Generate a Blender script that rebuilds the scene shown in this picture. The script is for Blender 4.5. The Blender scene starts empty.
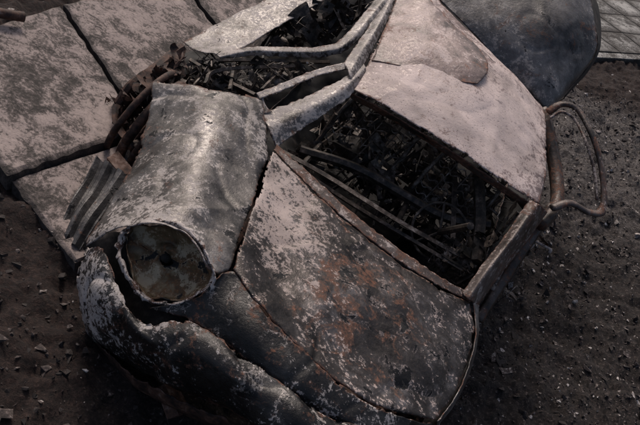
import bpy, numpy as np, math, random, json
from mathutils import Vector, Matrix, noise as mn
random.seed(4); rng=np.random.default_rng(4)
# Most points on the wreck are image coordinates: (pixel u, pixel v, depth in metres) from the render
# camera; S() turns every such point into ordinary world XYZ.
F=765.0; H=3.2
p_=math.radians(36); r_=math.radians(20)
fw=np.array([0,math.cos(p_),-math.sin(p_)]); up0=np.array([0,math.sin(p_),math.cos(p_)]); rt0=np.array([1.,0,0])
RT=math.cos(r_)*rt0+math.sin(r_)*up0; DN=-(math.cos(r_)*up0-math.sin(r_)*rt0)
CAM=np.array([0,0,H])
def S(u,v,d): return CAM+((u-320)/F*RT+(v-212.5)/F*DN+fw)*d
R0=np.array([[-.29,.757,.585],[.427,.65,-.63],[-.855,.066,-.513]])
U_,_,V_=np.linalg.svd(R0); RC=U_@V_; TC=np.array([-.6,1.13,3.45])
def C(x,y,z):
    c=RC@np.array([x,y,z])+TC
    return CAM+c[0]*RT+c[1]*DN+c[2]*fw
CARC=C(-2,0,.5)
def gz(x,y):
    s=.42-.33*(x+.8)
    lo,hi=-.22,.95
    k=.12
    s=-k*np.log(np.exp(-s/k)+np.exp(-hi/k)); s=k*np.log(np.exp(s/k)+np.exp(lo/k))
    return s
def G(u,v,off=0.):  # image pixel u, v cast from the camera onto the ground plus off
    d=(u-320)/F*RT+(v-212.5)/F*DN+fw
    lo,hi=.5,60.
    for i in range(60):
        m=(lo+hi)/2;P=CAM+d*m
        if P[2]>gz(P[0],P[1])+off: lo=m
        else: hi=m
    return CAM+d*lo
D={
'hood':[
 [(272,149,3.97,.62),(302,180,3.93,.6),(348,222,3.9,.45),(400,262,3.93,.42),(442,288,3.98,.42),(472,302,4.08,.5)],
 [(263,180,3.75,.74),(292,217,3.68,.68,.1),(337,257,3.64,.42,.35),(392,297,3.66,.36,.3),(438,322,3.78,.42,.1),(474,330,3.95,.5)],
 [(252,212,3.5,.66),(282,255,3.45,.60,.1),(327,298,3.41,.42,.4),(378,338,3.46,.32,.2),(427,362,3.53,.36,.0),(467,366,3.75,.42)],
 [(242,242,3.3,.42),(272,288,3.27,.38),(312,328,3.23,.50,.2),(357,366,3.28,.42,.2),(407,392,3.36,.42,.1),(452,398,3.57,.42)],
 [(234,268,3.2,.3),(262,308,3.12,.3),(300,345,3.1,.4),(340,382,3.12,.5),(385,408,3.2,.55),(436,420,3.42,.5)]],
'left_fender':[
 [(474,303,4.09),(479,306,4.2),(474,312,4.5),(450,320,4.9)],[(476,332,3.96),(478,338,4.1),(470,345,4.4),(445,350,4.8)],
 [(469,368,3.76),(469,374,3.9),(458,380,4.2),(430,388,4.6)],[(454,400,3.58),(453,406,3.75),(442,412,4.05),(415,420,4.4)],[(438,422,3.43),(434,430,3.6),(420,440,3.9),(395,450,4.2)]],
'right_fender':[
 [(153,82,4.15,.45),(176,84,4.08,.5),(206,87,4.04,.55),(236,92,4.08,.55),(262,99,4.15,.5)],
 [(148,115,4.0,.4),(175,118,3.90,.45),(207,120,3.82,.52),(240,126,3.90,.5),(268,147,3.98,.65)],
 [(137,150,3.82,.4),(168,154,3.66,.5),(200,158,3.60,.48),(235,167,3.71,.38),(259,180,3.77,.42)],
 [(116,190,3.6,.4),(152,190,3.45,.55),(188,196,3.37,.52),(222,206,3.46,.36),(249,213,3.53,.25)],
 [(90,230,3.45,.55),(126,220,3.3,.66),(176,224,3.2,.62),(210,242,3.22,.42),(239,243,3.33,.25)],
 [(84,246,3.42,.65),(122,228,3.27,.68),(180,230,3.14,.62),(212,268,3.12,.5),(231,270,3.2,.3)]],
'bumper':[
 [(86,248,3.5,.6),(80,262,3.47,.6),(78,300,3.45,.70),(86,330,3.5,.6),(100,350,3.7,.4)],
 [(103,250,3.32,.5),(98,270,3.27,.6),(96,305,3.23,.66),(106,342,3.32,.5),(125,362,3.55,.3)],
 [(117,285,3.2,.55),(119,300,3.15,.55),(124,325,3.12,.5),(135,360,3.18,.45),(155,378,3.4,.3)],
 [(143,322,3.11,.6),(148,332,3.07,.5),(158,350,3.04,.4),(173,380,3.09,.4),(192,398,3.3,.3)],
 [(193,322,3.06,.5),(200,342,3.0,.45),(212,368,2.97,.35),(230,402,3.02,.4),(248,420,3.25,.3)],
 [(245,356,3.02,.45),(257,380,2.96,.4),(272,410,2.94,.45),(290,440,2.98,.4),(305,455,3.2,.3)],
 [(320,412,3.04,.5),(335,430,2.98,.5),(350,455,2.96,.45),(365,480,3.0,.4),(380,495,3.2,.3)],
 [(425,440,3.25,.5),(435,455,3.2,.5),(445,478,3.2,.4),(452,500,3.25,.4),(455,515,3.45,.3)]],
'bumper_reinforcement':[[(84,322,3.58),(104,350,3.45),(140,380,3.3),(186,404,3.22),(240,428,3.2)],[(90,334,3.62),(110,364,3.5),(146,394,3.36),(190,416,3.28),(240,440,3.26)],[(105,340,3.8),(124,370,3.7),(158,400,3.56),(200,424,3.48),(245,446,3.5)]],
'nose_panel':[
 [(214,280,3.13,.3),(236,273,3.2,.3),(264,312,3.12,.35),(302,349,3.1,.4),(342,386,3.12,.5),(387,412,3.2,.5),(434,424,3.42,.4)],
 [(196,298,3.12,.35),(214,302,3.12,.3),(245,332,3.06,.3),(284,366,3.04,.4),(325,402,3.06,.5),(374,430,3.14,.5),(425,440,3.36,.4)],
 [(150,308,3.16,.5),(192,322,3.12,.4),(236,352,3.06,.4),(275,384,3.04,.45),(318,412,3.06,.5),(368,440,3.14,.5),(424,448,3.3,.4)]],
'roof':[
 [(353,89,4.36,.45),(396,112,4.28,.62),(446,143,4.26,.62),(497,176,4.31,.6),(540,205,4.42,.45)],
 [(362,71,4.5,.6),(408,88,4.41,.68),(456,114,4.39,.68),(504,148,4.47,.7),(546,172,4.62,.55)],
 [(376,45,4.7,.55),(422,58,4.60,.6),(468,80,4.60,.55),(512,113,4.68,.7),(547,140,4.85,.55)],
 [(390,20,4.95,.5),(430,28,4.87,.5),(474,48,4.88,.48),(516,82,4.95,.6),(545,112,5.15,.5)],
 [(402,-12,5.25,.5),(425,-12,5.2,.45),(462,24,5.15,.45),(505,66,5.2,.6),(541,104,5.35,.4)]],
'roof_fold':[
 [(372,60,4.57,.45),(410,68,4.53,.35),(450,80,4.54,.32),(478,84,4.60,.25)],
 [(380,40,4.73,.5),(420,45,4.65,.5),(460,60,4.65,.42),(488,70,4.70,.25)],
 [(390,15,4.96,.5),(422,20,4.88,.5),(452,34,4.85,.42),(483,54,4.84,.25)],
 [(402,-14,5.23,.45),(418,-14,5.19,.45),(432,2,5.08,.4),(452,22,5.03,.25)]],
'rear_deck':[
 [(425,-14,5.3,.5),(490,-14,5.4,.6),(545,-14,5.55,.5),(588,-14,5.75,.55)],
 [(464,24,5.25,.55),(515,26,5.3,.55),(562,22,5.42,.25),(594,18,5.65,.6)],
 [(500,62,5.28,.6),(532,66,5.3,.6),(566,56,5.42,.35),(597,46,5.62,.6)],
 [(538,104,5.36,.6),(547,106,5.36,.6),(566,90,5.45,.5),(588,66,5.6,.5)],
 [(538,112,5.6,.3),(548,112,5.6,.3),(560,100,5.7,.3),(580,78,5.85,.3)]],
'rear_side':[[(588,-14,5.76),(594,18,5.66),(598,46,5.63),(589,66,5.6),(566,92,5.47)],[(592,-10,6.2),(598,18,6.1),(598,50,6.0),(585,74,6.0),(562,100,5.85)],[(560,0,6.8),(565,30,6.7),(570,60,6.6),(560,85,6.5),(540,110,6.4)]],
'a_pillar':[[(262,113,4.13),(290,103,4.2),(320,90,4.28),(346,76,4.4),(362,62,4.55)],[(268,128,4.04),(294,115,4.12),(325,99,4.2),(350,83,4.33),(366,68,4.5)],[(277,147,4.04),(299,131,4.12),(328,112,4.2),(353,93,4.35),(366,74,4.53)]],
'quarter_window_frame':[[(256,93,4.15),(285,82,4.25),(315,70,4.35),(344,62,4.45)],[(260,99,4.13),(288,88,4.23),(317,76,4.33),(347,69,4.43)]],
'quarter_window_post':[[(257,94,4.15),(258,104,4.14),(262,114,4.12)],[(264,97,4.15),(265,105,4.14),(272,112,4.12)]],
'roof_rail':[[(344,62,4.45),(358,42,4.65),(372,20,4.9),(386,-14,5.3)],[(350,74,4.36),(363,50,4.56),(379,24,4.82),(396,-14,5.22)],[(354,88,4.38),(366,62,4.56),(382,32,4.85),(404,-14,5.27)]],
'windshield_pillar':[[(462,293,4.06),(482,265,4.15),(505,235,4.27),(529,200,4.4)],[(470,300,4.02),(490,271,4.1),(514,240,4.22),(540,205,4.38)],[(478,306,4.2),(498,278,4.3),(522,248,4.42),(548,212,4.57)]],
'windshield_header':[[(349,91,4.38),(396,116,4.3),(446,147,4.28),(496,180,4.33),(540,209,4.44)],[(352,98,4.44),(396,122,4.36),(445,153,4.34),(494,186,4.39),(534,212,4.5)]],
'cowl':[[(277,145,4.02),(306,170,4.0),(352,212,3.98),(404,252,4.0),(444,279,4.04),(468,292,4.1)],[(274,150,3.99),(303,180,3.95),(349,222,3.92),(401,262,3.95),(443,288,4.0),(472,302,4.1)]],
'door_skin':[[(183,42,4.9,.5),(225,20,5.1,.6),(270,-3,5.3,.5),(305,-22,5.5,.5)],[(196,50,4.82,.6),(236,30,5.02,.5),(282,2,5.25,.6),(322,-20,5.45,.5)],[(222,56,4.72,.6),(246,46,4.88,.6),(296,16,5.15,.6),(348,-14,5.4,.5)]],
'door_window_frame':[[(216,54,4.75),(250,47,4.72),(290,47,4.66),(322,46,4.62),(345,35,4.72),(384,-12,5.2)],[(219,57,4.71),(251,51,4.68),(290,52,4.62),(325,51,4.58),(351,39,4.68),(392,-12,5.16)],[(222,60,4.72),(252,56,4.70),(290,57,4.64),(328,56,4.60),(356,42,4.72),(400,-12,5.2)]],
'interior_shell':[
 [(146,92,4.6),(188,54,5.1),(300,-12,5.9),(430,-30,6.4)],
 [(200,110,4.7),(290,95,5.4),(390,80,6.0),(530,112,6.1)],
 [(266,150,4.6),(340,190,5.3),(430,210,5.6),(530,196,5.6)],
 [(275,165,4.2),(345,232,4.4),(410,275,4.5),(464,296,4.5)]],
'slot_backing':[[(84,240,3.6),(120,232,3.5),(160,250,3.45),(215,270,3.4)],[(88,270,3.6),(125,275,3.4),(165,285,3.35),(220,300,3.3)],[(95,310,3.5),(130,325,3.3),(170,330,3.2),(230,340,3.2)]],
}
DG={'slab1':[(-75,45,.1),(60,5,.1),(142,127,.1),(8,174,.1)],'slab2':[(64,4,.1),(172,-30,.1),(262,88,.1),(146,126,.1)],
'slab3':[(176,-31,.1),(300,-75,.1),(380,20,.1),(266,86,.1)],'slab4':[(12,179,.065),(148,134,.065),(205,215,.065),(75,262,.065)],
'pav':[(588,52,.06),(648,56,.06)],'brick1':[(120,168,.16)],'brick2':[(172,400,.1)],'pipe':[(-20,8,.16),(5,14,.16),(24,17,.16)]}
# ---------- materials
def newmat(n):
    m=bpy.data.materials.new(n);m.use_nodes=True;nt=m.node_tree;nt.nodes.clear()
    o=nt.nodes.new('ShaderNodeOutputMaterial');b=nt.nodes.new('ShaderNodeBsdfPrincipled');nt.links.new(b.outputs[0],o.inputs[0])
    return m,nt,b
class N:
    def __init__(s,nt): s.nt=nt; s.co=nt.nodes.new('ShaderNodeTexCoord').outputs['Object']
    def noise(s,sc,det=6,ro=.6,dis=0,off=0):
        n=s.nt.nodes.new('ShaderNodeTexNoise');n.inputs['Scale'].default_value=sc;n.inputs['Detail'].default_value=det;n.inputs['Roughness'].default_value=ro;n.inputs['Distortion'].default_value=dis
        co=s.co
        if off:
            a=s.nt.nodes.new('ShaderNodeVectorMath');a.inputs[1].default_value=(off,off*.7,-off);s.nt.links.new(co,a.inputs[0]);co=a.outputs[0]
        s.nt.links.new(co,n.inputs['Vector']);return n.outputs['Fac']
    def vor(s,sc,feat='F1'):
        n=s.nt.nodes.new('ShaderNodeTexVoronoi');n.feature=feat;n.inputs['Scale'].default_value=sc;s.nt.links.new(s.co,n.inputs['Vector']);return n.outputs['Distance']
    def m(s,op,a,b=None,c=None):
        n=s.nt.nodes.new('ShaderNodeMath');n.operation=op
        for i,x in enumerate((a,b,c)):
            if x is None: continue
            if isinstance(x,(int,float)): n.inputs[i].default_value=x
            else: s.nt.links.new(x,n.inputs[i])
        return n.outputs[0]
    def ramp(s,f,st):
        n=s.nt.nodes.new('ShaderNodeValToRGB')
        e=n.color_ramp.elements
        while len(e)<len(st): e.new(.5)
        for k,(p,c) in enumerate(st): e[k].position=p;e[k].color=(*c,1)
        s.nt.links.new(f,n.inputs[0]);return n.outputs[0]
    def mr(s,f,a,b,c=0,d=1):
        n=s.nt.nodes.new('ShaderNodeMapRange');n.interpolation_type='SMOOTHSTEP'
        for i,x in enumerate((a,b,c,d)): n.inputs[i+1].default_value=x
        s.nt.links.new(f,n.inputs[0]);return n.outputs[0]
    def mix(s,f,a,b):
        n=s.nt.nodes.new('ShaderNodeMix');n.data_type='RGBA'
        for i,x in ((0,f),(6,a),(7,b)):
            if isinstance(x,(int,float)): n.inputs[i].default_value=x
            elif isinstance(x,tuple): n.inputs[i].default_value=(*x,1)
            else: s.nt.links.new(x,n.inputs[i])
        return n.outputs[2]
    def attr(s,name):
        n=s.nt.nodes.new('ShaderNodeAttribute');n.attribute_name=name;return n.outputs['Fac']
    def bump(s,h,dist,st=1):
        n=s.nt.nodes.new('ShaderNodeBump');n.inputs['Distance'].default_value=dist;n.inputs['Strength'].default_value=st;s.nt.links.new(h,n.inputs['Height'])
        return n.outputs[0]
def burnt(name,base=((.018,.017,.018),(.075,.068,.07),(.17,.155,.155)),ash=(.50,.44,.43),rustc=(.12,.05,.028),flake=0.,rb=0.,blk=0.,metal=.45,rimk=.45,pits=.12):
    m,nt,b=newmat(name);n=N(nt)
    n1=n.noise(3.2,3,.6,.6);n2=n.noise(13,5,.7,.4);n5=n.noise(55,4,.72);n4=n.noise(6,4,.72,.9,off=7);n6=n.noise(8.5,5,.62,.6,off=21)
    tone=n.attr('tone');ra=n.attr('rust')
    t=n.m('SUBTRACT',tone,.5)
    bl=n.m('ADD',n.m('ADD',n.m('MULTIPLY',n1,.6),n.m('MULTIPLY',n2,.4)),n.m('MULTIPLY',t,.35))
    col=n.ramp(bl,[(.34,base[0]),(.5,base[1]),(.66,base[2])])
    rv=n.m('ADD',n.m('ADD',n.m('MULTIPLY',n4,.75),n.m('MULTIPLY',n5,.25)),n.m('ADD',n.m('MULTIPLY',ra,.30),rb))
    rm=n.mr(rv,.56,.66)
    rc=n.ramp(n5,[(.35,tuple(x*.3 for x in rustc)),(.52,rustc),(.68,tuple(min(1,x*2.2) for x in rustc))])
    col=n.mix(n.m('MULTIPLY',rm,.75),col,rc)
    fv=n.m('ADD',n.m('ADD',n.m('MULTIPLY',n2,.5),n.m('MULTIPLY',n5,.5)),n.m('ADD',n.m('MULTIPLY',t,.45),flake))
    fm=n.mr(fv,.515,.56)
    ac=n.ramp(n1,[(.35,tuple(x*.6 for x in ash)),(.6,ash)])
    col=n.mix(n.m('MULTIPLY',fm,.9),col,ac)
    bv=n.m('ADD',n.m('ADD',n.m('MULTIPLY',n6,.8),n.m('MULTIPLY',n5,.2)),n.m('ADD',n.m('MULTIPLY',t,-.18),blk))
    rim=n.m('MULTIPLY',n.m('MULTIPLY',n.mr(bv,.575,.60),n.mr(bv,.60,.625,1,0)),n.mr(n2,.44,.56))
    col=n.mix(n.m('MULTIPLY',rim,rimk),col,tuple(min(1,x*1.15) for x in ash))
    bm=n.mr(bv,.60,.625);col=n.mix(bm,col,(.012,.012,.013))
    pit=n.mr(n.vor(70),pits,pits+.1,1,0);pit=n.m('MULTIPLY',pit,n.mr(n2,.48,.58));col=n.mix(n.m('MULTIPLY',pit,.8),col,(.04,.022,.016))
    nt.links.new(col,b.inputs['Base Color'])
    mx=n.m('MAXIMUM',fm,rm)
    nt.links.new(n.m('MULTIPLY',n.m('SUBTRACT',1.,mx),metal),b.inputs['Metallic'])
    nt.links.new(n.m('ADD',n.mr(n5,.3,.7,.30,.52),n.m('MULTIPLY',mx,.36)),b.inputs['Roughness'])
    nt.links.new(n.bump(n5,.0035,.9),b.inputs['Normal'])
    return m
def simple(name,stops,rough=.75,sc=30,metal=0.,bump=.004):
    m,nt,b=newmat(name);n=N(nt);a=n.noise(sc,3,.72);t=n.attr('tone')
    v=n.m('ADD',a,n.m('MULTIPLY',n.m('SUBTRACT',t,.5),.5))
    nt.links.new(n.ramp(v,stops),b.inputs['Base Color']);b.inputs['Roughness'].default_value=rough;b.inputs['Metallic'].default_value=metal
    if bump: nt.links.new(n.bump(a,bump,.9),b.inputs['Normal'])
    return m
M_hood=burnt('burnt_hood',ash=(.50,.41,.375),base=((.012,.011,.0105),(.07,.061,.057),(.24,.22,.215)),rb=-.015,metal=.7)
M_fen=burnt('burnt_fender',ash=(.49,.44,.415),base=((.022,.021,.02),(.12,.11,.104),(.31,.29,.275)),flake=-.008,blk=-.01,metal=.55)
M_roof=burnt('burnt_roof',ash=(.70,.58,.54),base=((.08,.06,.053),(.30,.225,.205),(.52,.42,.39)),flake=.035,blk=-.05,rustc=(.20,.10,.07),metal=.1,rb=.03,pits=.16)
M_rear=burnt('burnt_rear',ash=(.38,.35,.33),base=((.025,.023,.023),(.11,.103,.10),(.23,.22,.215)),flake=-.05,blk=-.01,metal=.35,rimk=.2)
M_bump=burnt('burnt_bumper',ash=(.55,.50,.475),base=((.008,.008,.008),(.032,.030,.029),(.10,.095,.09)),flake=-.01,blk=.0,metal=.4,rimk=.35,rb=.02)
M_frame=burnt('burnt_frame',ash=(.46,.39,.36),base=((.02,.017,.015),(.09,.07,.062),(.20,.17,.155)),rb=.05,flake=.0,blk=-.08,metal=.3)
M_lamp=burnt('lamp_housing',ash=(.46,.39,.28),base=((.03,.02,.012),(.19,.14,.08),(.33,.26,.16)),rustc=(.13,.06,.025),rb=.07,blk=.02,metal=.2)
M_char=simple('char',[(.35,(.004,.004,.004)),(.5,(.014,.012,.011)),(.62,(.04,.032,.027)),(.75,(.11,.095,.085))],.8,12)
M_junk=simple('charred_parts',[(.3,(.008,.007,.0065)),(.45,(.032,.026,.022)),(.56,(.08,.06,.048)),(.68,(.19,.16,.14)),(.8,(.42,.38,.35))],.55,22,.3,0)
M_rust=simple('rusty_steel',[(.3,(.012,.008,.007)),(.45,(.05,.026,.019)),(.58,(.11,.055,.036)),(.72,(.24,.17,.14))],.75,18,.1)
# ---------- mesh helpers
def mkobj(name,V,Fc,mat,parent=None,attrs=None,smooth=True,solid=0):
    me=bpy.data.meshes.new(name);me.from_pydata([tuple(v) for v in V],[],[tuple(f) for f in Fc]);me.update()
    if smooth: me.polygons.foreach_set('use_smooth',[True]*len(me.polygons))
    at=dict(tone=np.full(len(V),.5),rust=np.zeros(len(V)))
    if attrs: at.update(attrs)
    for k,a in at.items():
        A=me.attributes.new(k,'FLOAT','POINT');A.data.foreach_set('value',np.asarray(a,dtype=np.float32))
    me.materials.append(mat);o=bpy.data.objects.new(name,me);bpy.context.scene.collection.objects.link(o)
    if parent: o.parent=parent
    if solid:
        s=o.modifiers.new('s','SOLIDIFY');s.thickness=solid;s.offset=-1
    return o
def cr(P,n):
    P=np.asarray(P,float);k=len(P)
    Q=np.concatenate([[2*P[0]-P[1]],P,[2*P[-1]-P[-2]]])
    T=np.linspace(0,k-1,n);i=np.minimum(T.astype(int),k-2);t=(T-i).reshape((-1,)+(1,)*(P.ndim-1))
    a,b,c,d=Q[i],Q[i+1],Q[i+2],Q[i+3]
    return .5*((2*b)+(-a+c)*t+(2*a-5*b+4*c-d)*t*t+(-a+3*b-3*c+d)*t**3)
def patch(name,mat,parent,grid=None,step=.012,dent=.006,solid=.005,edge_rust=.5,tone=.5,jag=.0025,dark_edge=.0,crease=0.,lip=0.,tear=0.,world=False,flip=False):
    grid=grid or D[name]
    g=np.array([[list(C(*q[:3]) if world else S(*q[:3]))+[q[3] if len(q)>3 else tone,q[4] if len(q)>4 else 0.] for q in row] for row in grid])
    L0=max(np.linalg.norm(np.diff(g[:,:,:3],axis=0),axis=2).sum(0)); L1=max(np.linalg.norm(np.diff(g[:,:,:3],axis=1),axis=2).sum(1))
    a=max(4,int(L0/step));b=max(4,int(L1/step))
    h=cr(g,a);h=cr(h.transpose(1,0,2),b).transpose(1,0,2)
    P=h[:,:,:3];du=np.gradient(P,axis=1);dv=np.gradient(P,axis=0);nn=np.cross(du,dv);nn/=np.linalg.norm(nn,axis=2,keepdims=True)+1e-9
    out=((P-CARC)*nn).sum()>0
    if not out: nn=-nn
    V=P.reshape(-1,3);NN=nn.reshape(-1,3)
    dis=np.array([mn.noise(Vector(v*4.0))*1.0+mn.noise(Vector(v*11+9))*.4 for v in V])*dent
    if crease: dis=dis+np.array([max(0,1-5*abs(mn.noise(Vector(v*1.9+3))))**1.3-.7*max(0,1-7*abs(mn.noise(Vector(v*2.9+13))))**1.3 for v in V])*crease
    ii,jj=np.meshgrid(np.arange(a),np.arange(b),indexing='ij')
    ed=np.minimum(np.minimum(ii,a-1-ii)/max(a-1,1)*L0,np.minimum(jj,b-1-jj)/max(b-1,1)*L1).ravel()
    if lip: dis=dis-lip*np.exp(-ed/.012)
    V=V+NN*dis[:,None]
    if jag:
        jm=(np.exp(-ed/.01))[:,None]
        J=np.array([[mn.noise(Vector(v*30)),mn.noise(Vector(v*30+5)),mn.noise(Vector(v*30+11))] for v in V])
        V=V+jm*J*jag*2
    idx=np.arange(a*b).reshape(a,b)
    q=np.stack([idx[:-1,:-1],idx[:-1,1:],idx[1:,1:],idx[1:,:-1]],-1).reshape(-1,4)
    if tear:
        keep=[]
        for f in q:
            k=f[0];e=ed[k]
            keep.append(not(e<tear*2.2 and mn.noise(Vector(V[k]*9+31))+.5*mn.noise(Vector(V[k]*40))>.12+.5*e/tear))
        q=q[np.array(keep)]
    if not out: q=q[:,::-1]
    tn=h[:,:,3].ravel()-dark_edge*np.exp(-ed/.03)
    ru=h[:,:,4].ravel()+edge_rust*np.exp(-ed/.014)
    return mkobj(name,V,q.tolist(),mat,parent,dict(tone=tn,rust=ru),solid=solid)
class Bag:
    def __init__(s): s.V=[];s.F=[];s.t=[];s.n=0
    def tube(s,P,r,sides=7,seg=None,tone=.5,jit=0,flat=1.):
        P=np.asarray(P,float);L=np.linalg.norm(np.diff(P,axis=0),axis=1).sum()
        n=seg or max(4,int(L/.03));Q=cr(P,n) if len(P)>2 else np.linspace(P[0],P[1],n)
        if jit: Q=Q+rng.normal(size=Q.shape)*jit
        T=np.gradient(Q,axis=0);T/=np.linalg.norm(T,axis=1,keepdims=True)+1e-9
        ref=np.array([.3,.2,.93]);A=np.cross(T,ref);A/=np.linalg.norm(A,axis=1,keepdims=True)+1e-9;B=np.cross(T,A)*flat
        th=np.arange(sides)*2*np.pi/sides
        V=Q[:,None,:]+r*(np.cos(th)[None,:,None]*A[:,None,:]+np.sin(th)[None,:,None]*B[:,None,:])
        V=V.reshape(-1,3);b=s.n
        for i in range(n-1):
            for j in range(sides):
                k=(j+1)%sides
                s.F.append((b+i*sides+j,b+i*sides+k,b+(i+1)*sides+k,b+(i+1)*sides+j))
        s.F.append(tuple(b+j for j in range(sides))[::-1]);s.F.append(tuple(b+(n-1)*sides+j for j in range(sides)))
        s.V.append(V);s.t.append(np.full(len(V),tone));s.n+=len(V)
    def chunk(s,c,sc,tone=.5,flat=1.,wob=.22):
        v=np.array([[x,y,z] for x in(-1,1) for y in(-1,1) for z in(-1,1)],float)*.6+rng.normal(size=(8,3))*wob
        v[:,2]*=flat
        q=rng.normal(size=4);q/=np.linalg.norm(q)
        if flat<.5: q=np.array([1,.25*q[1],.25*q[2],q[3]]);q/=np.linalg.norm(q)
        w,x,y,z=q;Rm=np.array([[1-2*(y*y+z*z),2*(x*y-w*z),2*(x*z+w*y)],[2*(x*y+w*z),1-2*(x*x+z*z),2*(y*z-w*x)],[2*(x*z-w*y),2*(y*z+w*x),1-2*(x*x+y*y)]])
        v=(v*sc)@Rm.T+c;b=s.n
        for f in((0,1,3,2),(4,6,7,5),(0,4,5,1),(2,3,7,6),(0,2,6,4),(1,5,7,3)): s.F.append(tuple(b+i for i in f))
        s.V.append(v);s.t.append(np.full(8,tone));s.n+=8
    def sheet(s,c,a,b_,tone=.5,crump=.03,n=8,hole=.1):
        u=np.linspace(-1,1,n);b=s.n
        c=np.array(c);V=[]
        o=rng.uniform(0,50,3)
        for i in u:
            for j in u:
                P=c+a*i+b_*j;V.append(P+np.array([mn.noise(Vector(P*9+o)),mn.noise(Vector(P*9+o+7)),mn.noise(Vector(P*9+o+17))])*crump*2)
        for i in range(n-1):
            for j in range(n-1):
                if rng.uniform()>hole: s.F.append((b+i*n+j,b+i*n+j+1,b+(i+1)*n+j+1,b+(i+1)*n+j))
        s.V.append(np.array(V));s.t.append(np.full(n*n,tone));s.n+=n*n
    def done(s,name,mat,parent=None,smooth=True,rust=0.):
        V=np.concatenate(s.V);return mkobj(name,V,s.F,mat,parent,dict(tone=np.concatenate(s.t),rust=np.full(len(V),rust)),smooth)
car=bpy.data.objects.new('burned_car',None);bpy.context.scene.collection.objects.link(car)
patch('hood',M_hood,car,dent=.011,crease=.009,step=.01,lip=.006,dark_edge=.12,edge_rust=.6,tear=.01)
patch('left_fender',M_rear,car,edge_rust=.3)
patch('right_fender',M_fen,car,dent=.011,crease=.014,step=.01,lip=.005,dark_edge=.08,edge_rust=.6,tear=.012)
patch('bumper',M_bump,car,dent=.012,crease=.016,step=.009,jag=.005,tear=.045,edge_rust=.6)
patch('bumper_reinforcement',M_rust,car,dent=.012,crease=.016,step=.01,jag=.008,tear=.03,tone=.45)
patch('nose_panel',M_bump,car,dent=.010,crease=.010,step=.01,tear=.015,jag=.004)
patch('slot_backing',M_char,car,step=.03,jag=0)
rim=[(122,234),(134,224),(156,221),(180,226),(199,243),(210,264),(213,281),(199,293),(178,303),(154,302),(136,289),(124,266),(120,250)]
rimd=[3.27,3.26,3.21,3.17,3.14,3.12,3.13,3.13,3.13,3.17,3.2,3.22,3.26]
cen=(166,260)
rows=[]
for f,dd in ((1.06,.012),(1.01,-.002),(.96,.02),(.90,.075),(.72,.10),(.5,.12),(.3,.10),(.13,.11)):
    row=[(cen[0]+(u-cen[0])*f,cen[1]+(v-cen[1])*f,(d-3.18)*f+3.18+dd,.62 if f>.95 else .5+.16*math.sin(u*.2),.2) for (u,v),d in zip(rim,rimd)]
    row.append(row[0]);rows.append(row)
patch('headlight_rim',M_bump,car,rows[:3],dent=.006,edge_rust=.5,step=.006,jag=.010)
patch('headlight_bowl',M_lamp,car,rows[2:],dent=.024,edge_rust=.5,step=.006,solid=.004,crease=.014,dark_edge=.2)
b=Bag();b.tube([S(167,259,3.30),S(165,258,3.245)],.019,12,5,tone=.1)
b.done('headlight_bulb_socket',M_char,car)
patch('roof',M_roof,car,dent=.008,dark_edge=.12,crease=.005,lip=.004,edge_rust=.7,tear=.01)
patch('roof_fold',M_roof,car,dent=.006,dark_edge=.3,solid=.006,crease=.004)
patch('rear_deck',M_rear,car,dent=.007,crease=.006)
patch('rear_side',M_char,car)
patch('a_pillar',M_fen,car,tone=.60,dent=.003,solid=.012,step=.007,jag=.004)
patch('quarter_window_frame',M_fen,car,tone=.60,dent=.002,solid=.006,step=.006)
patch('quarter_window_post',M_fen,car,tone=.6,dent=.002,solid=.006,step=.006)
patch('roof_rail',M_fen,car,tone=.58,dent=.003,solid=.012,step=.008)
patch('windshield_pillar',M_frame,car,tone=.45,dent=.003,solid=.015,step=.008)
patch('windshield_header',M_frame,car,tone=.35,dent=.003,solid=.006,edge_rust=.8,step=.008)
patch('cowl',M_frame,car,tone=.45,dent=.003,step=.008,jag=.004)
patch('door_skin',M_fen,car,dent=.008,crease=.006)
patch('door_window_frame',M_fen,car,tone=.58,dent=.003,solid=.008,step=.008)
patch('interior_shell',M_char,car,step=.03,dent=.06,tone=.35,edge_rust=0,solid=.01,jag=0)
patch('left_body_side',M_rear,car,[[(-1.35,.70,.9),(-2.2,.74,.9),(-3.2,.74,.92),(-4.2,.66,.9)],[(-1.35,.80,.6),(-2.2,.83,.6),(-3.2,.83,.62),(-4.25,.74,.6)],[(-1.35,.78,.25),(-2.2,.80,.25),(-3.2,.80,.3),(-4.2,.7,.35)]],world=True,step=.02,dent=.01,crease=.01)
patch('right_sill',M_rear,car,[[(-1.5,-.84,.5),(-2.4,-.86,.5),(-3.4,-.84,.52),(-4.2,-.78,.5)],[(-1.5,-.82,.22),(-2.4,-.84,.22),(-3.4,-.82,.26),(-4.2,-.74,.3)]],world=True,step=.02,dent=.01)
patch('tailgate',M_rear,car,[[(-4.2,-.7,.95),(-4.35,0,.97),(-4.2,.66,.92)],[(-4.3,-.72,.6),(-4.45,0,.6),(-4.3,.72,.6)],[(-4.2,-.7,.3),(-4.35,0,.28),(-4.2,.7,.3)]],world=True,step=.02,dent=.012)
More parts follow.
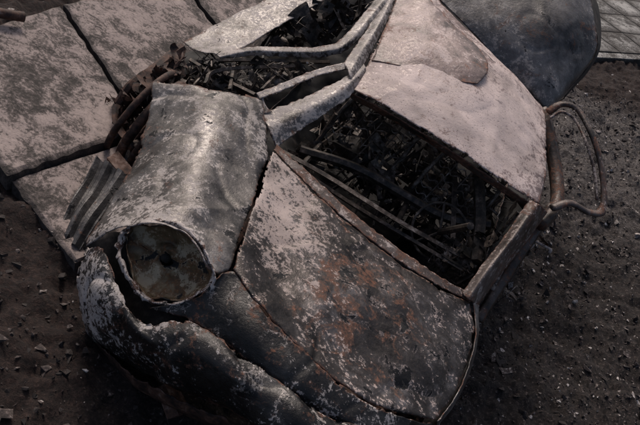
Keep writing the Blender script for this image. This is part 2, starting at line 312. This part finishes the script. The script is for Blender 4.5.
def wheel(c,name,ax):
    bag=Bag();ax=ax/np.linalg.norm(ax);a=np.cross(ax,[0,0,1.]);a/=np.linalg.norm(a);bb=np.cross(ax,a)
    for rad,off,r in((.29,-.08,.02),(.29,.08,.02),(.27,0,.03),(.20,.03,.015),(.12,.05,.03)):
        th=np.linspace(0,2*np.pi,28);P=[c+ax*off+rad*(math.cos(t)*a+math.sin(t)*bb) for t in th];bag.tube(P,r,8,60,tone=.4)
    for k in range(8):
        t=k*np.pi/4;d=math.cos(t)*a+math.sin(t)*bb;bag.tube([c+ax*.04+d*.05,c+ax*.07+d*.15,c+ax*.03+d*.28],.025,7,8,tone=.4)
    bag.tube([c-ax*.06,c+ax*.09],.07,14,6,tone=.3)
    bag.done(name,M_rust,car)
LAT=C(0,1,0)-C(0,0,0);UPV=C(0,0,1)-C(0,0,0);BK=C(-1,0,0)-C(0,0,0)
wheel(S(152,122,4.42),'right_front_wheel',LAT)
for nm,q in(('left_front_wheel',(-.85,.72,.25)),('left_rear_wheel',(-3.4,.72,.25)),('right_rear_wheel',(-3.4,-.9,.25))): wheel(C(*q),nm,LAT)
bag=Bag()
for y in(-.5,0,.5): bag.tube([C(-.5,y,.3),C(-2,y,.2),C(-4,y,.25)],.06,8,20,tone=.35)
for x in(-.8,-2,-3.4): bag.tube([C(x,-.75,.27),C(x,.75,.27)],.04,8,8,tone=.35)
bag.done('chassis',M_rust,car)
jk=Bag()
jk.tube([S(283,152,4.25),S(330,178,4.22),(S(400,222,4.28)),S(472,262,4.38)],.024,4,tone=.62,flat=.6)
jk.tube([S(286,160,4.3),S(350,203,4.3),S(420,245,4.3),S(462,270,4.3)],.014,4,tone=.55)
jk.tube([S(300,150,4.5),S(360,170,4.5),S(440,215,4.5),S(490,225,4.5)],.03,6,tone=.4)
jk.tube([S(455,165,4.7),S(453,240,4.4)],.02,4,tone=.5)
jk.tube([S(478,175,4.6),S(480,220,4.45),S(476,262,4.3)],.035,6,tone=.42)
jk.tube([S(352,100,4.6),S(372,150,4.7),S(380,200,4.6)],.02,4,tone=.5)
def seat(o,sc=1):
    a=LAT*.22*sc;upc=UPV*.5*sc;bk=BK*.15*sc
    jk.tube([o-a,o-a*1.05+upc*.6+bk*.5,o-a*.7+upc+bk,o+a*.7+upc+bk,o+a*1.05+upc*.6+bk*.5,o+a],.014,8,40,tone=.58)
    for k in range(9):
        t=k/8.;base=o+upc*t*.9+bk*t;P=[base-a+ (2*a)*s/10+upc*(.03*(-1)**s) for s in range(11)];jk.tube(P,.004,5,40,tone=.78)
    for k in range(5):
        t=-1+k/2;jk.tube([o+a*t,o+a*t+upc*.95+bk],.004,5,6,tone=.65)
    for s in(-.9,.9): jk.tube([o+a*s,o+a*s-bk*3],.018,7,6,tone=.4)
seat(S(345,165,4.7));seat(S(432,215,4.65),.9);seat(S(400,120,5.2))
sw=S(440,232,4.42);ax=(C(.7,0,.6)-C(0,0,0));ax/=np.linalg.norm(ax);e1=LAT/np.linalg.norm(LAT);e2=np.cross(ax,e1)
jk.tube([sw+.17*(math.cos(t)*e1+math.sin(t)*e2) for t in np.linspace(0,2*np.pi,24)],.008,7,60,tone=.5)
for t in(0,2.1,4.2): jk.tube([sw,sw+.17*(math.cos(t)*e1+math.sin(t)*e2)],.008,6,5,tone=.4)
jk.tube([sw,sw+ax*.5],.02,8,6,tone=.4)
def rp(quad):
    a,b_=rng.uniform(0,1,2);q=np.array(quad,float)
    return (1-a)*(1-b_)*q[0]+a*(1-b_)*q[1]+a*b_*q[2]+(1-a)*b_*q[3]
AX=[LAT/np.linalg.norm(LAT),UPV/np.linalg.norm(UPV),BK/np.linalg.norm(BK)]
def junk(quad,d0,d1,n,sc=1,bag=None):
    bag=bag or jk
    for k in range(n):
        u,v=rp(quad);d=rng.uniform(d0,d1);c=S(u,v,d);ty=rng.uniform()
        dr=AX[rng.integers(3)]+rng.normal(size=3)*.18;dr/=np.linalg.norm(dr)
        d2=AX[rng.integers(3)]+rng.normal(size=3)*.3;d2-=dr*(d2@dr);d2/=np.linalg.norm(d2)+1e-6
        if ty<.22:
            L=rng.uniform(.05,.22)*sc;r=rng.choice([.003,.005,.009,.014]);tn=rng.uniform(.25,.75)
            bag.tube([c-dr*L,c+dr*L],r,4,3,tone=tn,flat=rng.uniform(.3,1))
            if rng.uniform()<.5: bag.tube([c+dr*L,c+dr*L+d2*L*rng.uniform(.3,.8)],r,4,3,tone=tn)
        elif ty<.42:
            L=rng.uniform(.04,.16)*sc;bag.tube([c-dr*L,c+rng.normal(size=3)*.02,c+dr*L*.5+d2*L*.5,c+dr*L+d2*L],.0022,5,12,tone=rng.uniform(.4,.9))
        elif ty<.62: bag.chunk(c,rng.uniform(.006,.025,3),tone=rng.uniform(.3,.8),wob=.3)
        else: bag.sheet(c,dr*rng.uniform(.03,.14)*sc,d2*rng.uniform(.02,.10)*sc,tone=rng.uniform(.22,.70),crump=.02)
poly=[(290,150),(350,100),(525,205),(465,285)]
junk(poly,4.6,5.4,380)
junk([(165,85),(195,60),(325,64),(255,92)],4.45,4.85,190,.5)
junk([(245,45),(310,8),(370,5),(322,44)],5.1,5.8,130,.8)
junk([(425,265),(440,240),(500,230),(462,288)],4.25,4.5,70,.5)
for q in(((160,88,4.4),(200,62,4.6),(330,62,4.7)),((190,60,4.6),(215,75,4.5),(255,95,4.3)),((235,62,4.7),(230,90,4.3)),((290,62,4.7),(262,90,4.3)),((170,85,4.3),(185,48,4.8)),((205,84,4.3),(220,70,4.4),(300,66,4.6))):
    jk.tube([S(*t) for t in q],.013,4,tone=.5)
jk.done('charred_interior_parts',M_junk,car,smooth=False)
iw=Bag()
for k in range(60):
    t=rng.uniform();u=118+t*60+rng.normal()*4;v=122-t*58+rng.normal()*6
    a=rng.normal(size=3);a/=np.linalg.norm(a);b2=np.cross(a,rng.normal(size=3));b2/=np.linalg.norm(b2)
    iw.sheet(S(u,v,4.42+rng.uniform(-.08,.1)),a*rng.uniform(.03,.08),b2*rng.uniform(.02,.06),tone=rng.uniform(.2,.55),crump=.03)
iw.tube([S(118,104,4.42),S(132,84,4.42),S(152,70,4.5),S(182,46,4.8)],.028,6,24,tone=.4,flat=.5)
iw.tube([S(118,106,4.4),S(117,122,4.35),S(126,138,4.3),S(140,148,4.2)],.032,6,16,tone=.35,flat=.5)
iw.done('inner_wing',M_rust,car,smooth=False)
fr=Bag()
fr.tube([S(*q) for q in((548,112,5.1),(562,104,5.1),(578,110,5.1),(592,135,5.0),(601,165,4.95),(604,195,4.9),(601,212,4.85),(588,212,4.8),(570,203,4.75),(552,208,4.7))],.030,6,80,tone=.42,flat=.6)
fr.tube([S(*q) for q in((550,118,5.05),(562,112,5.05),(575,120,5.05),(586,142,4.95),(594,170,4.9),(597,200,4.85))],.010,6,60,tone=.55)
fr.tube([S(*q) for q in((543,110,5.2),(550,140,5.1),(556,175,5.0),(556,205,4.85),(540,225,4.7))],.045,6,40,tone=.28)
fr.tube([S(*q) for q in((552,206,4.8),(530,240,4.75),(500,285,4.7),(478,320,4.6))],.035,6,40,tone=.35,flat=.5)
fr.tube([S(*q) for q in((538,215,4.6),(510,255,4.55),(492,290,4.5))],.014,6,30,tone=.5)
junk([(500,250),(545,215),(560,215),(505,300)],4.75,5.0,50,.5,fr)
fr.done('open_left_door_frame',M_frame,car,rust=.1)
# ---------- ground
def axis(a,b,st,far):
    x=list(np.arange(a,b,st));k=st
    r=[];v=b
    while v<far: r.append(v);k*=1.25;v+=k
    l=[];v=a;k=st
    while v>-far: k*=1.25;v-=k;l.append(v)
    return np.array(l[::-1]+x+r)
def gn(v): return .07*mn.noise(v*1.6)+.05*mn.noise(v*5)+.036*mn.noise(v*13)
xs=axis(-3,4.5,.025,400);ys=axis(1.0,11,.03,400)
XX,YY=np.meshgrid(xs,ys,indexing='ij');Z=gz(XX,YY)
nz=np.zeros(XX.size);near=((XX>-4)&(XX<6)&(YY>0)&(YY<14)).ravel()
fx,fy=XX.ravel(),YY.ravel()
for i in np.nonzero(near)[0]:
    v=Vector((fx[i],fy[i],0));nz[i]=gn(v)+.030*abs(mn.noise(v*29))+.010*mn.noise(v*47)
Z=Z+nz.reshape(Z.shape)
idx=np.arange(XX.size).reshape(XX.shape);q=np.stack([idx[:-1,:-1],idx[1:,:-1],idx[1:,1:],idx[:-1,1:]],-1).reshape(-1,4)
def soil():
    m,nt,b=newmat('burnt_soil');n=N(nt)
    n1=n.noise(.9,3);n2=n.noise(7,4,.7);n3=n.noise(45,5,.78)
    sx=nt.nodes.new('ShaderNodeSeparateXYZ');nt.links.new(n.co,sx.inputs[0])
    c1=n.ramp(n3,[(.36,(.004,.003,.003)),(.5,(.018,.0125,.011)),(.6,(.052,.038,.033)),(.68,(.24,.20,.185))])  # burnt soil, darkened further so its colour carries the corner vignette
    c2=n.ramp(n3,[(.34,(.014,.012,.011)),(.5,(.08,.068,.064)),(.62,(.19,.17,.16)),(.75,(.45,.41,.39))])
    c3=n.ramp(n3,[(.34,(.006,.003,.0025)),(.5,(.022,.0115,.009)),(.62,(.05,.028,.022)),(.74,(.12,.08,.065))])  # reddish soil, also deepened: vignette falloff painted into the colour
    f=n.mr(n.m('ADD',sx.outputs[1],n.m('MULTIPLY',n2,2.6)),6.6,8.0)
    col=n.mix(f,c1,c2)
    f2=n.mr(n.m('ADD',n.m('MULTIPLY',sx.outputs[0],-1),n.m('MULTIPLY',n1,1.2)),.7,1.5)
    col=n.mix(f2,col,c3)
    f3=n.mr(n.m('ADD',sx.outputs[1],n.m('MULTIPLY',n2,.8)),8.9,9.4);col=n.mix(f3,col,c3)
    nt.links.new(col,b.inputs['Base Color']);b.inputs['Roughness'].default_value=.9
    nt.links.new(n.bump(n3,.03,.9),b.inputs['Normal']);return m
M_soil=soil()
mkobj('ground',np.stack([XX.ravel(),YY.ravel(),Z.ravel()],1),q.tolist(),M_soil)
M_rub=simple('rubble_mat',[(.1,(.006,.005,.005)),(.45,(.028,.021,.019)),(.58,(.08,.06,.055)),(.72,(.32,.285,.265)),(.85,(.64,.59,.56))],.85,50,0,0)
rb=Bag()
for k in range(21000):
    if k<16000: x=rng.uniform(.4,4.2);y=rng.uniform(2.5,9)
    elif k<18000: x=rng.uniform(-1.6,.6);y=rng.uniform(1.3,3.2)
    else: x=rng.uniform(-2.5,5);y=rng.uniform(3,10)
    v=Vector((x,y,0));z=gz(x,y)+gn(v)+.009
    left=16000<=k<18000
    s=min(.045,rng.lognormal(-5.0,.65))
    t=rng.choice([.25,.5,.7,.9,1.05],p=[.42,.30,.13,.10,.05] if not left else [.6,.32,.06,.015,.005])
    rb.chunk(np.array([x,y,z]),s*rng.uniform(.6,1.4,3),tone=t,flat=rng.choice([.25,.8]),wob=.3)
rb.done('rubble',M_rub,smooth=False)
def concrete(name,c=(.39,.32,.295)):
    m,nt,b=newmat(name);n=N(nt);n1=n.noise(1.6,4,.6,.5);n2=n.noise(9,5,.78,.6);n3=n.noise(60,4,.75)
    v=n.m('ADD',n.m('MULTIPLY',n2,.45),n.m('ADD',n.m('MULTIPLY',n1,.30),n.m('MULTIPLY',n3,.28)))
    col=n.ramp(v,[(.44,(.03,.025,.022)),(.50,tuple(x*.30 for x in c)),(.53,tuple(x*.70 for x in c)),(.64,c)])
    ed=n.attr('rust');col=n.mix(ed,col,(.03,.025,.022))
    nt.links.new(col,b.inputs['Base Color']);b.inputs['Roughness'].default_value=.88
    nt.links.new(n.bump(n2,.015,.7),b.inputs['Normal']);return m
M_conc=concrete('concrete');M_pav=concrete('paving',(.42,.41,.39))
def slab(name,c,th,mat,n=50):
    c=[np.array(x,float) for x in c];V=[];A=[]
    for k,zz in((0,0),(1,-th)):
        for i in range(n+1):
            for j in range(n+1):
                a,b_=i/n,j/n;P=(1-a)*(1-b_)*c[0]+a*(1-b_)*c[1]+a*b_*c[2]+(1-a)*b_*c[3]
                e=min(a,1-a,b_,1-b_);w=Vector(P)
                P=P+np.array([0,0,zz+(.008*mn.noise(w*3)+.003*mn.noise(w*20)-(.012 if e==0 else 0))*(1-k)])
                if e==0: P=P+np.array([mn.noise(w*14),mn.noise(w*14+Vector((5,5,5))),0])*.014
                V.append(P);A.append(math.exp(-e/.012)*.8)
    f=[];m=(n+1);o=m*m
    for i in range(n):
        for j in range(n):
            a=i*m+j;f.append((a,a+1,a+m+1,a+m));f.append((a+o,a+m+o,a+m+1+o,a+1+o))
    for i in range(n):
        for (a,b_) in((i*m,(i+1)*m),((i+1)*m+n,i*m+n),(i+1,i),(n*m+i,n*m+i+1)): f.append((a,b_,b_+o,a+o))
    return mkobj(name,V,f,mat,None,dict(rust=A),smooth=False)
for k in('slab1','slab2','slab3','slab4'): slab('concrete_slab',[G(*q) for q in DG[k]],.10,M_conc)
a,b2=[G(*q) for q in DG['pav']];dirx=(b2-a);dirx[2]=0;dirx/=np.linalg.norm(dirx);diry=np.array([-dirx[1],dirx[0],0])
pv=bpy.data.objects.new('pavement',None);bpy.context.scene.collection.objects.link(pv)
for i in range(-4,7):
    for j in range(8):
        o=a+dirx*.62*i+diry*.62*j;o[2]=-.12
        slab('tile',[o,o+dirx*.6,o+dirx*.6+diry*.6,o+diry*.6],.08,M_pav,4).parent=pv
slab('kerb',[a+dirx*-3+diry*-.16,a+dirx*5+diry*-.16,a+dirx*5-diry*.02,a+dirx*-3-diry*.02],.3,M_pav,30).location.z=.02
def corr():
    P=[S(57,238,3.75),S(80,250,3.7),S(129,176,3.92),S(98,160,4.05)]
    n,mm=60,24;V=[];f=[]
    nr=np.cross(P[1]-P[0],P[3]-P[0]);nr/=np.linalg.norm(nr)
    if nr[2]<0: nr=-nr
    for i in range(n+1):
        for j in range(mm+1):
            a,b_=i/n,j/mm;Q=(1-a)*(1-b_)*P[0]+a*(1-b_)*P[1]+a*b_*P[2]+(1-a)*b_*P[3]
            tw=abs(((a*2.5+.1*b_)%1)*2-1);tw=min(1,max(0,tw*2-.5))
            V.append(Q+nr*(.03*tw+.03*mn.noise(Vector(Q*5))))
    for i in range(n):
        for j in range(mm): k=i*(mm+1)+j;f.append((k,k+1,k+mm+2,k+mm+1))
    return mkobj('corrugated_metal_sheet',V,f,M_rear,attrs=dict(tone=np.full(len(V),.3)),smooth=False,solid=.004)
corr()
b=Bag();b.chunk(G(*DG['brick1'][0]),np.array([.11,.06,.05]),.6,wob=.08);b.done('brick',M_rust,smooth=False)
b=Bag();b.chunk(G(*DG['brick2'][0]),np.array([.14,.07,.05]),.6,wob=.08);b.done('brick',M_rust,smooth=False)
b=Bag();b.tube([G(*q) for q in DG['pipe']],.03,12,20);b.done('metal_pipe',M_rust)
# ---------- light, camera
w=bpy.data.worlds.new('World');bpy.context.scene.world=w;w.use_nodes=True;nt=w.node_tree
sk=nt.nodes.new('ShaderNodeTexSky');sk.sky_type='NISHITA';sk.sun_disc=False;sk.dust_density=6;sk.ozone_density=.3;sk.air_density=.8
sd=Vector((-.35,.85,1.05)).normalized()
sk.sun_elevation=math.asin(sd.z);sk.sun_rotation=math.atan2(sd.x,sd.y)
bg=nt.nodes['Background'];bg.inputs[1].default_value=.10;nt.links.new(sk.outputs[0],bg.inputs[0])
L=bpy.data.lights.new('sun','SUN');L.energy=1.5;L.angle=math.radians(12);L.color=(1,.91,.86);lo=bpy.data.objects.new('sun',L);bpy.context.scene.collection.objects.link(lo)
lo.rotation_euler=sd.to_track_quat('Z','Y').to_euler()
cd=bpy.data.cameras.new('camera');cd.sensor_width=36;cd.lens=36*F/640;cd.clip_end=2000;co=bpy.data.objects.new('camera',cd);bpy.context.scene.collection.objects.link(co)
up=-DN;bk=-fw
co.matrix_world=Matrix(((RT[0],up[0],bk[0],CAM[0]),(RT[1],up[1],bk[1],CAM[1]),(RT[2],up[2],bk[2],CAM[2]),(0,0,0,1)))
bpy.context.scene.camera=co
bpy.context.scene.view_settings.view_transform='Standard';bpy.context.scene.view_settings.look='None';bpy.context.scene.view_settings.exposure=0
